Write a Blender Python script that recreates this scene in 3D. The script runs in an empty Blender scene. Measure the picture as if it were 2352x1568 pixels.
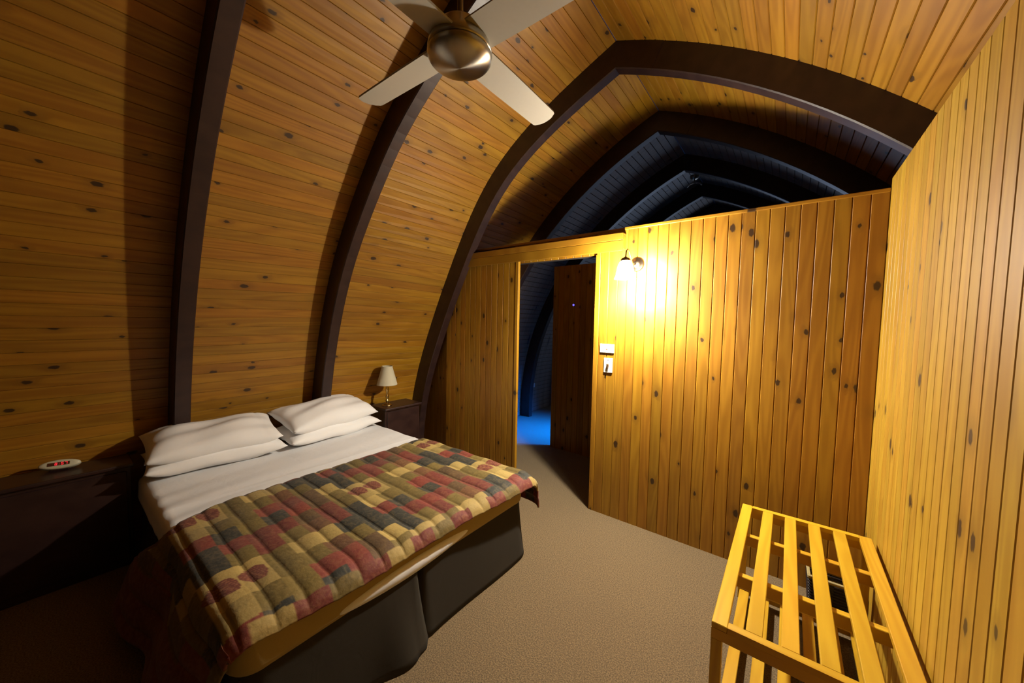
import bpy, bmesh, math, random
import numpy as np
from mathutils import Matrix, Vector
random.seed(7)
S = bpy.context.scene
COL = S.collection

# ------------------------------------------------------------------ camera, world, lights, exposure
YAW, PITCH, ROLL, FPX = 0.659405675, 0.0574872455, 0.0183215504, 821.550726
cf = Vector((-math.sin(YAW)*math.cos(PITCH), math.cos(YAW)*math.cos(PITCH), -math.sin(PITCH)))
cr = Vector((math.cos(YAW), math.sin(YAW), 0)); cu = cr.cross(cf)
r2 = math.cos(ROLL)*cr + math.sin(ROLL)*cu
u2 = -math.sin(ROLL)*cr + math.cos(ROLL)*cu
cd = bpy.data.cameras.new('camera'); cam = bpy.data.objects.new('camera', cd); COL.objects.link(cam)
cd.sensor_width = 36.0; cd.lens = FPX/2352*36; cd.clip_start = 0.02; cd.clip_end = 100
cam.matrix_world = Matrix(((r2.x, u2.x, -cf.x, 0), (r2.y, u2.y, -cf.y, 0), (r2.z, u2.z, -cf.z, 1.5), (0, 0, 0, 1)))
S.camera = cam
RX0 = -1.055

W = bpy.data.worlds.new('dusk'); S.world = W; W.use_nodes = True
W.node_tree.nodes['Background'].inputs[0].default_value = (0.03, 0.10, 0.35, 1)
W.node_tree.nodes['Background'].inputs[1].default_value = 0.4

S.view_settings.view_transform = 'Standard'; S.view_settings.look = 'None'
S.view_settings.gamma = 1; S.view_settings.use_curve_mapping = False
S.view_settings.exposure = 0.0
SCONCE_STRENGTH = 8900.0
# far-room lights: dusk through the side window, and an added fill at the gable
def far_room_light(name, loc, aim, sx, sy, energy, col, spread):
    ld = bpy.data.lights.new(name, 'AREA'); ld.shape = 'RECTANGLE'; ld.size = sx; ld.size_y = sy
    ld.energy = energy; ld.color = col; ld.spread = math.radians(spread)
    lo = bpy.data.objects.new(name, ld); COL.objects.link(lo); lo.location = loc
    lo.rotation_euler = Vector(aim).to_track_quat('-Z', 'Y').to_euler()
far_room_light('side_window_daylight', (-0.86, 4.78, 1.35), (-1.55, -0.62, -1.35), 0.7, 0.9, 60.0, (0.0, 0.16, 1.0), 42)
far_room_light('gable_fill', (RX0, 8.0, 1.5), (0, -1, 0.12), 1.8, 1.6, 11.0, (0.55, 0.70, 1.0), 150)  # added soft fill for the far vault; the gable has no window

# ------------------------------------------------------------------ helpers
def link(o, parent=None):
    COL.objects.link(o)
    if parent is not None: o.parent = parent
    return o
def mesh(name, verts, faces, mat=None, parent=None, smooth=False):
    me = bpy.data.meshes.new(name); me.from_pydata([tuple(v) for v in verts], [], [tuple(f) for f in faces]); me.update()
    if mat: me.materials.append(mat)
    if smooth: me.polygons.foreach_set('use_smooth', [True]*len(me.polygons))
    return link(bpy.data.objects.new(name, me), parent)
def bmobj(name, bm, mat=None, parent=None, smooth=False, recalc=True):
    if recalc: bmesh.ops.recalc_face_normals(bm, faces=bm.faces)
    me = bpy.data.meshes.new(name); bm.to_mesh(me); bm.free()
    if mat: me.materials.append(mat)
    if smooth: me.polygons.foreach_set('use_smooth', [True]*len(me.polygons))
    return link(bpy.data.objects.new(name, me), parent)
def thing(name, label, cat, loc=(0, 0, 0), rz=0, group=None):
    o = bpy.data.objects.new(name, None); o.empty_display_size = 0.05; COL.objects.link(o)
    o.location = loc; o.rotation_euler = (0, 0, rz); o['label'] = label; o['category'] = cat
    if group: o['group'] = group
    return o
def tag(o, label, cat, group=None):
    o['label'] = label; o['category'] = cat
    if group: o['group'] = group
    return o
def box(bm, x0, x1, y0, y1, z0, z1, bev=0.0, seg=1):
    vs = [bm.verts.new((x, y, z)) for x in (x0, x1) for y in (y0, y1) for z in (z0, z1)]
    fs = [bm.faces.new([vs[i] for i in f]) for f in ((0, 1, 3, 2), (4, 6, 7, 5), (0, 4, 5, 1), (2, 3, 7, 6), (0, 2, 6, 4), (1, 5, 7, 3))]
    if bev:
        es = list({e for f in fs for e in f.edges})
        bmesh.ops.bevel(bm, geom=es, offset=bev, segments=seg, affect='EDGES', profile=0.5)
def boxo(name, b, mat, parent=None, bev=0.0, seg=1, smooth=False):
    bm = bmesh.new(); box(bm, *b, bev=bev, seg=seg); return bmobj(name, bm, mat, parent, smooth)
def stick(name, p, q, w, t, mat, parent=None, bev=0.003):
    """box from p to q whose own local X runs along its length (for the grain)"""
    p = Vector(p); q = Vector(q); L = (q-p).length; x = (q-p)/L
    up = Vector((0, 0, 1)) if abs(x.z) < 0.9 else Vector((0, 1, 0))
    y = up.cross(x).normalized(); z = x.cross(y)
    o = boxo(name, (-L/2, L/2, -w/2, w/2, -t/2, t/2), mat, parent, bev)
    c = (p+q)/2
    o.matrix_local = Matrix(((x.x, y.x, z.x, c.x), (x.y, y.y, z.y, c.y), (x.z, y.z, z.z, c.z), (0, 0, 0, 1)))
    return o
def lathe(bm, prof, n=32, cx=0, cy=0, close=False):
    rings = []
    for r, z in prof:
        rings.append([bm.verts.new((cx+r*math.cos(2*math.pi*i/n), cy+r*math.sin(2*math.pi*i/n), z)) for i in range(n)])
    for a, b in zip(rings, rings[1:]):
        for i in range(n): bm.faces.new((a[i], a[(i+1) % n], b[(i+1) % n], b[i]))
    if close:
        bm.faces.new(rings[0][::-1]); bm.faces.new(rings[-1])
def lathe_o(name, prof, mat, parent=None, n=32, close=True):
    bm = bmesh.new(); lathe(bm, prof, n, close=close); return bmobj(name, bm, mat, parent, True)
def tube(bm, pts, r, n=10):
    pts = [Vector(p) for p in pts]; rings = []
    for i, p in enumerate(pts):
        d = (pts[min(i+1, len(pts)-1)]-pts[max(i-1, 0)]).normalized()
        a = Vector((0, 0, 1)) if abs(d.z) < 0.95 else Vector((1, 0, 0))
        u = d.cross(a).normalized(); v = d.cross(u)
        rr = r[i] if isinstance(r, (list, tuple)) else r
        rings.append([bm.verts.new(p+rr*(math.cos(2*math.pi*k/n)*u+math.sin(2*math.pi*k/n)*v)) for k in range(n)])
    for a, b in zip(rings, rings[1:]):
        for i in range(n): bm.faces.new((a[i], a[(i+1) % n], b[(i+1) % n], b[i]))
    bm.faces.new(rings[0]); bm.faces.new(rings[-1][::-1])

# ------------------------------------------------------------------ materials
class NT:
    def __init__(s, name):
        s.m = bpy.data.materials.new(name); s.m.use_nodes = True
        s.t = s.m.node_tree; s.b = s.t.nodes['Principled BSDF']
    def n(s, typ, **kw):
        nd = s.t.nodes.new(typ)
        for k, v in kw.items():
            if k.startswith('i_'): nd.inputs[k[2:].replace('_', ' ')].default_value = v
            else: setattr(nd, k, v)
        return nd
    def l(s, a, b): s.t.links.new(a, b)
    def math(s, op, a, b=None, c=None, clamp=False):
        nd = s.t.nodes.new('ShaderNodeMath'); nd.operation = op; nd.use_clamp = clamp
        for i, v in enumerate((a, b, c)):
            if v is None: continue
            if isinstance(v, (int, float)): nd.inputs[i].default_value = v
            else: s.l(v, nd.inputs[i])
        return nd.outputs[0]
    def mix(s, f, a, b, mode='MIX'):
        nd = s.t.nodes.new('ShaderNodeMix'); nd.data_type = 'RGBA'; nd.blend_type = mode
        for sock, v in ((nd.inputs[0], f), (nd.inputs[6], a), (nd.inputs[7], b)):
            if isinstance(v, (int, float)): sock.default_value = v
            elif isinstance(v, tuple): sock.default_value = v if len(v) == 4 else (*v, 1)
            else: s.l(v, sock)
        return nd.outputs[2]
    def smooth(s, v, lo, hi):
        nd = s.t.nodes.new('ShaderNodeMapRange'); nd.interpolation_type = 'SMOOTHSTEP'
        s.l(v, nd.inputs[0]); nd.inputs[1].default_value = lo; nd.inputs[2].default_value = hi
        return nd.outputs[0]
    def bump(s, h, strength, dist):
        nd = s.n('ShaderNodeBump'); nd.inputs['Strength'].default_value = strength; nd.inputs['Distance'].default_value = dist
        s.l(h, nd.inputs['Height']); s.l(nd.outputs[0], s.b.inputs['Normal'])
    def set(s, **kw):
        for k, v in kw.items():
            s.b.inputs[k.replace('_', ' ')].default_value = (*v, 1) if isinstance(v, tuple) and len(v) == 3 else v
        return s

def plain(name, col, rough=0.5, metal=0.0, noise=0.12, nscale=60, bump=0.0, **kw):
    t = NT(name); t.set(Roughness=rough, Metallic=metal, **kw)
    tc = t.n('ShaderNodeTexCoord'); nz = t.n('ShaderNodeTexNoise'); nz.inputs['Scale'].default_value = nscale
    nz.inputs['Detail'].default_value = 4
    t.l(tc.outputs['Object'], nz.inputs['Vector'])
    lo = tuple(c*(1-noise) for c in col); hi = tuple(min(1, c*(1+noise)) for c in col)
    t.l(t.mix(nz.outputs[0], lo, hi), t.b.inputs['Base Color'])
    if bump: t.bump(nz.outputs[0], bump, 0.003)
    return t.m

def pine(name, light, dark, knots=0.5, rough=0.4, tint=0.35, knot_scale=1.0, coat=0.12):
    t = NT(name); t.set(Roughness=rough, Coat_Weight=coat, Coat_Roughness=0.45)
    tc = t.n('ShaderNodeTexCoord'); oi = t.n('ShaderNodeObjectInfo')
    rnd = oi.outputs['Random']
    sx = t.n('ShaderNodeSeparateXYZ'); t.l(tc.outputs['Object'], sx.inputs[0])
    r1 = t.math('MULTIPLY', rnd, 53.0); rB = t.math('FRACT', t.math('MULTIPLY', rnd, 917.3))
    gx = t.math('ADD', sx.outputs[0], r1)
    gy = t.math('ADD', sx.outputs[1], t.math('MULTIPLY', rB, 9.0))
    # knots
    kv = t.n('ShaderNodeCombineXYZ')
    t.l(t.math('MULTIPLY', gx, 4.6*knot_scale), kv.inputs[0]); t.l(t.math('MULTIPLY', gy, 8.0*knot_scale), kv.inputs[1])
    vor = t.n('ShaderNodeTexVoronoi'); vor.voronoi_dimensions = '2D'; vor.inputs['Scale'].default_value = 1.0
    nzk = t.n('ShaderNodeTexNoise'); nzk.inputs['Scale'].default_value = 9.0; nzk.inputs['Detail'].default_value = 1
    t.l(kv.outputs[0], nzk.inputs['Vector'])
    vadd = t.n('ShaderNodeVectorMath'); vadd.operation = 'MULTIPLY_ADD'
    t.l(nzk.outputs['Color'], vadd.inputs[0]); vadd.inputs[1].default_value = (0.09, 0.09, 0); t.l(kv.outputs[0], vadd.inputs[2])
    t.l(vadd.outputs[0], vor.inputs['Vector'])
    sc = t.n('ShaderNodeSeparateColor'); t.l(vor.outputs['Color'], sc.inputs[0])
    keep = t.math('LESS_THAN', sc.outputs[0], knots)
    big = t.math('MULTIPLY_ADD', sc.outputs[1], 0.9, 0.5)
    d = t.math('DIVIDE', vor.outputs['Distance'], big)
    core = t.math('MULTIPLY', t.math('SUBTRACT', 1.0, t.smooth(d, 0.065, 0.10)), keep)
    halo = t.math('MULTIPLY', t.math('SUBTRACT', 1.0, t.smooth(d, 0.06, 0.33)), keep)
    # grain
    gv = t.n('ShaderNodeCombineXYZ'); t.l(t.math('MULTIPLY', gx, 1.6), gv.inputs[0])
    t.l(t.math('ADD', t.math('MULTIPLY', gy, 30.0), t.math('MULTIPLY', halo, 1.2)), gv.inputs[1]); t.l(t.math('MULTIPLY', rnd, 77.0), gv.inputs[2])
    n1 = t.n('ShaderNodeTexNoise'); n1.inputs['Scale'].default_value = 1.0; n1.inputs['Detail'].default_value = 5; n1.inputs['Roughness'].default_value = 0.6
    t.l(gv.outputs[0], n1.inputs['Vector'])
    gw = t.n('ShaderNodeCombineXYZ'); t.l(t.math('MULTIPLY', gx, 0.8), gw.inputs[0])
    t.l(t.math('MULTIPLY', gy, 9.0), gw.inputs[1]); t.l(t.math('MULTIPLY', rnd, 31.0), gw.inputs[2])
    n2 = t.n('ShaderNodeTexNoise'); n2.inputs['Scale'].default_value = 1.0; n2.inputs['Detail'].default_value = 1
    t.l(gw.outputs[0], n2.inputs['Vector'])
    rings = t.math('MULTIPLY_ADD', t.math('SINE', t.math('MULTIPLY', n2.outputs[0], 55.0)), 0.5, 0.5)
    g = t.math('ADD', t.math('MULTIPLY', n1.outputs[0], 0.75), t.math('MULTIPLY', rings, 0.25))
    gg = t.smooth(g, 0.25, 0.8)
    c = t.mix(gg, dark, light)
    # per board tone
    tone = t.math('MULTIPLY_ADD', rB, tint, 1.0-tint*0.5)
    hv = t.n('ShaderNodeHueSaturation'); t.l(c, hv.inputs['Color']); t.l(tone, hv.inputs['Value'])
    t.l(t.math('MULTIPLY_ADD', t.math('FRACT', t.math('MULTIPLY', rnd, 411.7)), 0.012, 0.494), hv.inputs['Hue'])
    kc = tuple(x*0.55 for x in dark)
    c2 = t.mix(t.math('MULTIPLY', halo, 0.45), hv.outputs[0], kc)
    c3 = t.mix(t.math('MULTIPLY', core, 0.9), c2, (dark[0]*0.07, dark[1]*0.05, dark[2]*0.3))
    t.l(c3, t.b.inputs['Base Color'])
    t.l(t.math('MULTIPLY_ADD', n1.outputs[0], 0.12, rough-0.06), t.b.inputs['Roughness'])
    t.bump(n1.outputs[0], 0.06, 0.001)
    return t.m

PINE = pine('varnished_pine', (0.345, 0.163, 0.008), (0.255, 0.108, 0.003), knots=0.34, tint=0.27, rough=0.5)
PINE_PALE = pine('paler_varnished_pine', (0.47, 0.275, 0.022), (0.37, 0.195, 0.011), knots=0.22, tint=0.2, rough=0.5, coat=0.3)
PINE_FAR = pine('pine_far_greyed', (0.24, 0.18, 0.14), (0.18, 0.13, 0.10), rough=0.55, knots=0.25)  # greyed copy of the pine: the far room's cold cast put into the colour
BENCH = pine('pale_pine', (0.60, 0.36, 0.022), (0.50, 0.275, 0.013), knots=0.06, rough=0.35, tint=0.15, knot_scale=0.7)
GAP = plain('dark_gap', (0.02, 0.009, 0.003), 0.9)
def dark_wood(name, a, b, rough):
    t = NT(name); t.set(Roughness=rough)
    tc = t.n('ShaderNodeTexCoord'); n1 = t.n('ShaderNodeTexNoise'); n1.inputs['Scale'].default_value = 14; n1.inputs['Detail'].default_value = 6
    mp = t.n('ShaderNodeMapping'); mp.inputs['Scale'].default_value = (1, 0.6, 1)
    t.l(tc.outputs['Object'], mp.inputs[0]); t.l(mp.outputs[0], n1.inputs['Vector'])
    t.l(t.mix(t.smooth(n1.outputs[0], 0.3, 0.7), a, b), t.b.inputs['Base Color']); t.bump(n1.outputs[0], 0.1, 0.002)
    return t.m
RIB = dark_wood('dark_stained_timber', (0.022, 0.0095, 0.009), (0.035, 0.016, 0.0125), 0.42)
TABLE = dark_wood('dark_table_wood', (0.022, 0.009, 0.008), (0.034, 0.015, 0.012), 0.35)

def carpet():
    t = NT('carpet'); t.set(Roughness=0.95)
    tc = t.n('ShaderNodeTexCoord')
    a = t.n('ShaderNodeTexNoise'); a.inputs['Scale'].default_value = 170; a.inputs['Detail'].default_value = 3
    b = t.n('ShaderNodeTexNoise'); b.inputs['Scale'].default_value = 2.2; b.inputs['Detail'].default_value = 3
    for x in (a, b): t.l(tc.outputs['Object'], x.inputs['Vector'])
    c = t.mix(t.smooth(a.outputs[0], 0.3, 0.7), (0.085, 0.057, 0.027), (0.225, 0.153, 0.074))
    c = t.mix(t.math('MULTIPLY', t.smooth(b.outputs[0], 0.35, 0.75), 0.18), c, (0.11, 0.072, 0.038))
    t.l(c, t.b.inputs['Base Color']); t.bump(a.outputs[0], 0.6, 0.006)
    t.b.inputs['Sheen Weight'].default_value = 0.1
    return t.m
CARPET = carpet()
def cloth(name, col, rough=0.9, scale=900, wr=0.0, sheen=0.05):
    t = NT(name); t.set(Roughness=rough)
    tc = t.n('ShaderNodeTexCoord'); n1 = t.n('ShaderNodeTexNoise'); n1.inputs['Scale'].default_value = scale; n1.inputs['Detail'].default_value = 2
    n2 = t.n('ShaderNodeTexNoise'); n2.inputs['Scale'].default_value = 7; n2.inputs['Detail'].default_value = 3; n2.inputs['Distortion'].default_value = 0.8
    for x in (n1, n2): t.l(tc.outputs['Object'], x.inputs['Vector'])
    t.l(t.mix(n1.outputs[0], tuple(c*0.93 for c in col), tuple(min(1, c*1.05) for c in col)), t.b.inputs['Base Color'])
    t.b.inputs['Sheen Weight'].default_value = sheen
    h = t.math('ADD', t.math('MULTIPLY', n1.outputs[0], 0.05), t.math('MULTIPLY', n2.outputs[0], wr))
    t.bump(h, 0.5, 0.02)
    return t.m
SHEET = cloth('white_cotton', (0.74, 0.74, 0.75), wr=0.35)
PILLOW = cloth('white_pillow_cotton', (0.80, 0.795, 0.80), wr=0.4)
TICK = cloth('cream_mattress_cover', (0.33, 0.235, 0.065), wr=0.15)
VALANCE = cloth('dark_olive_valance', (0.017, 0.012, 0.005), wr=0.25, sheen=0.0)
WHITE_PL = plain('white_plastic', (0.62, 0.60, 0.55), 0.35, noise=0.02)
BROWN_PL = plain('brown_rocker', (0.20, 0.11, 0.05), 0.4)
BRASS = plain('brass', (0.65, 0.48, 0.20), 0.2, 1.0, noise=0.05)
SHADE = plain('cream_lampshade', (0.50, 0.46, 0.34), 0.8, noise=0.03)
BRONZE = plain('aged_bronze', (0.22, 0.17, 0.12), 0.35, 1.0, noise=0.15)
CLOCKW = plain('cream_plastic', (0.66, 0.63, 0.46), 0.35, noise=0.02)
DISPLAY = plain('smoked_display', (0.10, 0.035, 0.015), 0.15)
BASKET = plain('black_wicker', (0.018, 0.013, 0.014), 0.5, noise=0.3)
BRIM = plain('pale_rim', (0.34, 0.28, 0.13), 0.5, noise=0.1)
INK = plain('grey_print', (0.42, 0.38, 0.22), 0.5)
BLADE = plain('pale_silver_paint', (0.36, 0.34, 0.29), 0.42, noise=0.03)
DARKRING = plain('black_ring', (0.006, 0.006, 0.008), 0.5)
def brushed():
    t = NT('brushed_steel'); t.set(Metallic=1.0, Roughness=0.30, Anisotropic=0.85, Anisotropic_Rotation=0.25)
    tg = t.n('ShaderNodeTangent'); tg.direction_type = 'RADIAL'; tg.axis = 'Z'
    t.l(tg.outputs[0], t.b.inputs['Tangent'])
    tc = t.n('ShaderNodeTexCoord'); s = t.n('ShaderNodeSeparateXYZ'); t.l(tc.outputs['Object'], s.inputs[0])
    r = t.math('SQRT', t.math('ADD', t.math('POWER', s.outputs[0], 2), t.math('POWER', s.outputs[1], 2)))
    n1 = t.n('ShaderNodeTexNoise'); n1.noise_dimensions = '1D'; n1.inputs['Scale'].default_value = 1200; t.l(r, n1.inputs['W'])
    t.l(t.mix(n1.outputs[0], (0.34, 0.31, 0.25), (0.46, 0.43, 0.36)), t.b.inputs['Base Color'])
    return t.m
STEEL = brushed()
def emit(name, col, st):
    t = NT(name); t.set(Base_Color=col, Emission_Color=col, Emission_Strength=st); return t.m
BULB = emit('lit_bulb', (1.0, 0.93, 0.78), SCONCE_STRENGTH)
def frosted():
    m = bpy.data.materials.new('lit_frosted_glass'); m.use_nodes = True; t = m.node_tree; t.nodes.clear()
    out = t.nodes.new('ShaderNodeOutputMaterial'); mx = t.nodes.new('ShaderNodeMixShader'); mx.inputs[0].default_value = 0.43
    tr = t.nodes.new('ShaderNodeBsdfTransparent'); em = t.nodes.new('ShaderNodeEmission')
    em.inputs[0].default_value = (1.0, 0.93, 0.78, 1); em.inputs[1].default_value = SCONCE_STRENGTH*0.035
    t.links.new(tr.outputs[0], mx.inputs[1]); t.links.new(em.outputs[0], mx.inputs[2]); t.links.new(mx.outputs[0], out.inputs[0]); return m
OPAL = frosted()
RED = emit('red_led_digits', (1.0, 0.03, 0.05), 1.1)
BLUE = emit('blue_led', (0.10, 0.08, 1.0), 3.0)

# ------------------------------------------------------------------ vault geometry
RX = -1.055                     # ridge
CI = np.array([0.27, 0.106]); CRAD = 3.6036
def circ_left(n=200):
    z = np.linspace(0, 3.4574, n); x = CI[0]-np.sqrt(CRAD**2-(z-CI[1])**2); return np.c_[x, z]
def spline(P, n=200):
    P = np.array(P, float); d = np.r_[0, np.cumsum(np.hypot(*np.diff(P, axis=0).T))]
    # natural cubic spline by solving for second derivatives
    m = len(P); A = np.zeros((m, m)); h = np.diff(d); M = []
    A[0, 0] = A[-1, -1] = 1
    for i in range(1, m-1): A[i, i-1], A[i, i], A[i, i+1] = h[i-1], 2*(h[i-1]+h[i]), h[i]
    t = np.linspace(0, d[-1], n); k = np.clip(np.searchsorted(d, t)-1, 0, m-2); out = []
    for c in range(2):
        b = np.zeros(m); dy = np.diff(P[:, c])/h
        b[1:-1] = 6*(dy[1:]-dy[:-1]); s = np.linalg.solve(A, b)
        u = t-d[k]; a1 = P[k, c]; b1 = dy[k]-h[k]*(2*s[k]+s[k+1])/6
        out.append(a1+b1*u+s[k]/2*u*u+(s[k+1]-s[k])/(6*h[k])*u**3)
    return np.c_[out[0], out[1]]
def by_arc(P, n):
    d = np.r_[0, np.cumsum(np.hypot(*np.diff(P, axis=0).T))]; t = np.linspace(0, d[-1], n)
    return np.c_[np.interp(t, d, P[:, 0]), np.interp(t, d, P[:, 1])]
LC = circ_left()
L3 = spline([(-3.41, 0), (-3.355, 0.50), (-3.235, 0.935), (-3.052, 1.375), (-2.657, 2.143), (-2.185, 2.813), (-1.639, 3.197), (RX, 3.4574)])
L2 = spline([(-3.40, 0), (-3.301, 0.78), (-3.19, 1.233), (-2.866, 1.982), (-2.502, 2.469), (-2.148, 2.83), (-1.751, 3.107), (-1.50, 3.255), (RX, 3.4574)])
def right_arc(n=200):
    c = np.array([-2.625, -0.659]); R = 4.4047
    a0 = math.atan2(3.4574+0.659, RX+2.625); a1 = math.atan2(0.659, math.sqrt(R*R-0.659**2)); a = np.linspace(a0, a1, n)
    p = np.c_[c[0]+R*np.cos(a), c[1]+R*np.sin(a)]; p[0] = (RX, 3.4574); return p
RC = right_arc()
RIBY = [0.46, 1.39, 2.48, 3.50, 4.55, 5.60, 6.65]
RW = 0.085
LPROF = {0.46: LC, 1.39: L2, 2.48: L3}
STATIONS = [(-4.6, LC), (-1.3, LC), (0.46, LC), (1.39, L2), (2.48, L3), (3.50, LC), (4.55, LC), (5.60, LC), (6.65, LC), (8.2, LC)]

def plank(a0, a1, b0, b1, inward, mat, parent, name='plank', t=0.012, g=0.0006, c=0.0035):
    """board whose visible face is the quad a0-a1 (start edge) b0-b1 (end edge)"""
    a0, a1, b0, b1 = map(Vector, (a0, a1, b0, b1)); inward = Vector(inward)
    o = (a0+a1+b0+b1)/4; x = ((b0+b1)-(a0+a1)).normalized()
    z = (inward - x*inward.dot(x)).normalized(); y = z.cross(x)
    M = Matrix(((x.x, y.x, z.x, o.x), (x.y, y.y, z.y, o.y), (x.z, y.z, z.z, o.z), (0, 0, 0, 1))); Mi = M.inverted()
    vs = []
    for p, q in ((a0, a1), (b0, b1)):
        p, q = Mi @ p, Mi @ q; d = (q-p).normalized(); n = Vector((0, 0, 1))
        vs += [p+d*g-n*t, p+d*g-n*c, p+d*(g+c), q-d*(g+c), q-d*g-n*c, q-d*g-n*t]
    fs = [(i, i+1, i+7, i+6) for i in range(5)] + [(5, 0, 6, 11), (5, 4, 3, 2, 1, 0), (6, 7, 8, 9, 10, 11)]
    if d.y < 0: fs = [f[::-1] for f in fs]
    ob = mesh(name, vs, fs, mat, parent); ob.matrix_local = M
    return ob

def shell(name, P_list, off):
    """backing skin a little outside the boards"""
    vs, fs = [], []; n = 40
    for y, P in P_list:
        Q = by_arc(P, n); T = np.gradient(Q, axis=0); T /= np.hypot(*T.T)[:, None]
        N = np.c_[-T[:, 1], T[:, 0]]*off
        for q in Q+N: vs.append((q[0], y, q[1]))
    for s in range(len(P_list)-1):
        for i in range(n-1):
            a = s*n+i; fs.append((a, a+1, a+n+1, a+n))
    o = mesh(name, vs, fs, GAP); return o
wall_left = shell('wall_left', STATIONS, 0.013)
wall_left['kind'] = 'structure'
ceiling = shell('ceiling', [(y, RC) for y, _ in STATIONS], 0.013)
ceiling['kind'] = 'structure'
Z_SPLIT = 2.30
NL = 64
for k in range(1, 5):
    (y0, P0), (y1, P1) = STATIONS[k], STATIONS[k+1]
    A, B = by_arc(P0, NL+1), by_arc(P1, NL+1)
    for i in range(NL):
        par = wall_left if A[i, 1] < Z_SPLIT else ceiling
        tx, tz = A[i+1]-A[i]; inward = (tz, 0, -tx)
        plank((A[i, 0], y0, A[i, 1]), (A[i+1, 0], y0, A[i+1, 1]), (B[i, 0], y1, B[i, 1]), (B[i+1, 0], y1, B[i+1, 1]), inward, PINE, par, c=0.0022)
NR = 64
R_ = by_arc(RC, NR+1)
for k in range(1, 5):
    y0, y1 = STATIONS[k][0], STATIONS[k+1][0]
    for i in range(NR):
        if R_[i, 1] < 2.25: break
        tx, tz = R_[i+1]-R_[i]; inward = (tz, 0, -tx)
        plank((R_[i, 0], y0, R_[i, 1]), (R_[i+1, 0], y0, R_[i+1, 1]), (R_[i, 0], y1, R_[i, 1]), (R_[i+1, 0], y1, R_[i+1, 1]), inward, PINE, ceiling)
# far bays: boards joined, one run per side
def far_boards(P, sgn, parent):
    vs, fs = [], []; Q = by_arc(P, NL+1)
    for k in (0, 5, 6, 7, 8):
        y0, y1 = STATIONS[k][0], STATIONS[k+1][0]
        for i in range(NL):
            p, q = Q[i], Q[i+1]; d = (q-p)/np.hypot(*(q-p)); n = np.array([d[1], -d[0]])
            b = len(vs)
            for y in (y0, y1):
                for w in (p+d*0.0006-n*0.006, p+d*0.004, q-d*0.004, q-d*0.0006-n*0.006): vs.append((w[0], y, w[1]))
            fs += [(b+j, b+j+1, b+j+5, b+j+4) for j in range(3)]
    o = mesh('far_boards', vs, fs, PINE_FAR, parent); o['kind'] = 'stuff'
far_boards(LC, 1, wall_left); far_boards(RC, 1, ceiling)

floor = boxo('floor', (-3.6, 1.9, -4.7, 8.3, -0.03, 0.0), CARPET); floor['kind'] = 'structure'

# ------------------------------------------------------------------ arch ribs
RIB_LABEL = ['dark stained arch rib nearest the camera, beside the clock table',
             'dark stained arch rib rising behind the pillows and past the fan',
             'dark stained arch rib at the sliding door, whole arch in view over the room',
             'dark stained arch rib just beyond the pine partition, second full arch',
             'shadowy arch rib in the dark room, first one beyond the brown inner wall',
             'shadowy arch rib deeper in the dark room, beneath the small ridge fitting',
             'faintest and deepest arch rib in the dark room']
def rib_half(P, y0, y1, dep0, dep1, parent):
    n = 36; Q = by_arc(P, n); T = np.gradient(Q, axis=0); T /= np.hypot(*T.T)[:, None]
    N = np.c_[T[:, 1], -T[:, 0]]
    dep = np.linspace(dep0, dep1, n)[:, None]
    I = Q+N*dep
    # trim the apex end to the ridge line
    left = P[0, 0] < RX-0.5
    o_ = np.argsort(I[:, 0]); zr = float(np.interp(RX, I[o_, 0], I[o_, 1]))
    over = I[:, 0] > RX if left else I[:, 0] < RX
    I[over] = (RX, zr); last = -1 if left else 0; I[last] = (RX, zr)
    ch = 0.006; vs, fs = [], []
    Q = Q - N*0.005
    for q, i_, nn in zip(Q, I, N):
        ii = i_ + (q-i_)/max(1e-6, np.hypot(*(q-i_)))*ch
        vs += [(q[0], y0, q[1]), (q[0], y1, q[1]), (ii[0], y1, ii[1]), (i_[0], y1-ch, i_[1]), (i_[0], y0+ch, i_[1]), (ii[0], y0, ii[1])]
    for a in range(n-1):
        for b in range(6): fs.append((a*6+b, a*6+(b+1) % 6, (a+1)*6+(b+1) % 6, (a+1)*6+b))
    fs += [tuple(range(6)), tuple(range((n-1)*6, n*6))[::-1]]
    bm = bmesh.new(); vv = [bm.verts.new(v) for v in vs]
    for f in fs: bm.faces.new([vv[i] for i in f])
    return bmobj('arch_half', bm, RIB, parent)
for i, y in enumerate(RIBY):
    r = thing('arch_rib', RIB_LABEL[i], 'beam', (RX, y, 0), group='dark arch ribs of the vault')
    P = LPROF.get(y, LC)
    h = rib_half(P, y, y+RW, 0.17, 0.17, r); h.location = (-RX, -y, 0)
    h = rib_half(RC, y, y+RW, 0.17, 0.12, r); h.location = (-RX, -y, 0)
    if i in (2, 3):      # short plate lapping the joint at the apex
        Q = by_arc(RC, 200)[:16]; T = np.gradient(Q, axis=0); T /= np.hypot(*T.T)[:, None]; N = np.c_[T[:, 1], -T[:, 0]]
        vs = []; I = Q+N*0.163; m_ = I[:, 0] < RX; I[m_] = (RX, I[~m_][0][1])
        for a in (Q+N*0.002, I):
            for p in a: vs.append((p[0]-RX, -0.004, p[1]))
        m = len(Q); vs2 = [(v[0], 0.001, v[2]) for v in vs]
        fs = [(a, a+1, m+a+1, m+a) for a in range(m-1)] + [(m-1, 2*m-1, 4*m-1, 3*m-1)]
        fs += [(m+a, m+a+1, 3*m+a+1, 3*m+a) for a in range(m-1)]
        bm = bmesh.new(); vv = [bm.verts.new(v) for v in vs+vs2]
        fs.append((0, m, 3*m, 2*m)); fs += [(a, a+1, 2*m+a+1, 2*m+a) for a in range(m-1)]
        for f in fs: bm.faces.new([vv[i] for i in f])
        bmobj('joint_plate', bm, RIB, r)

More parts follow.
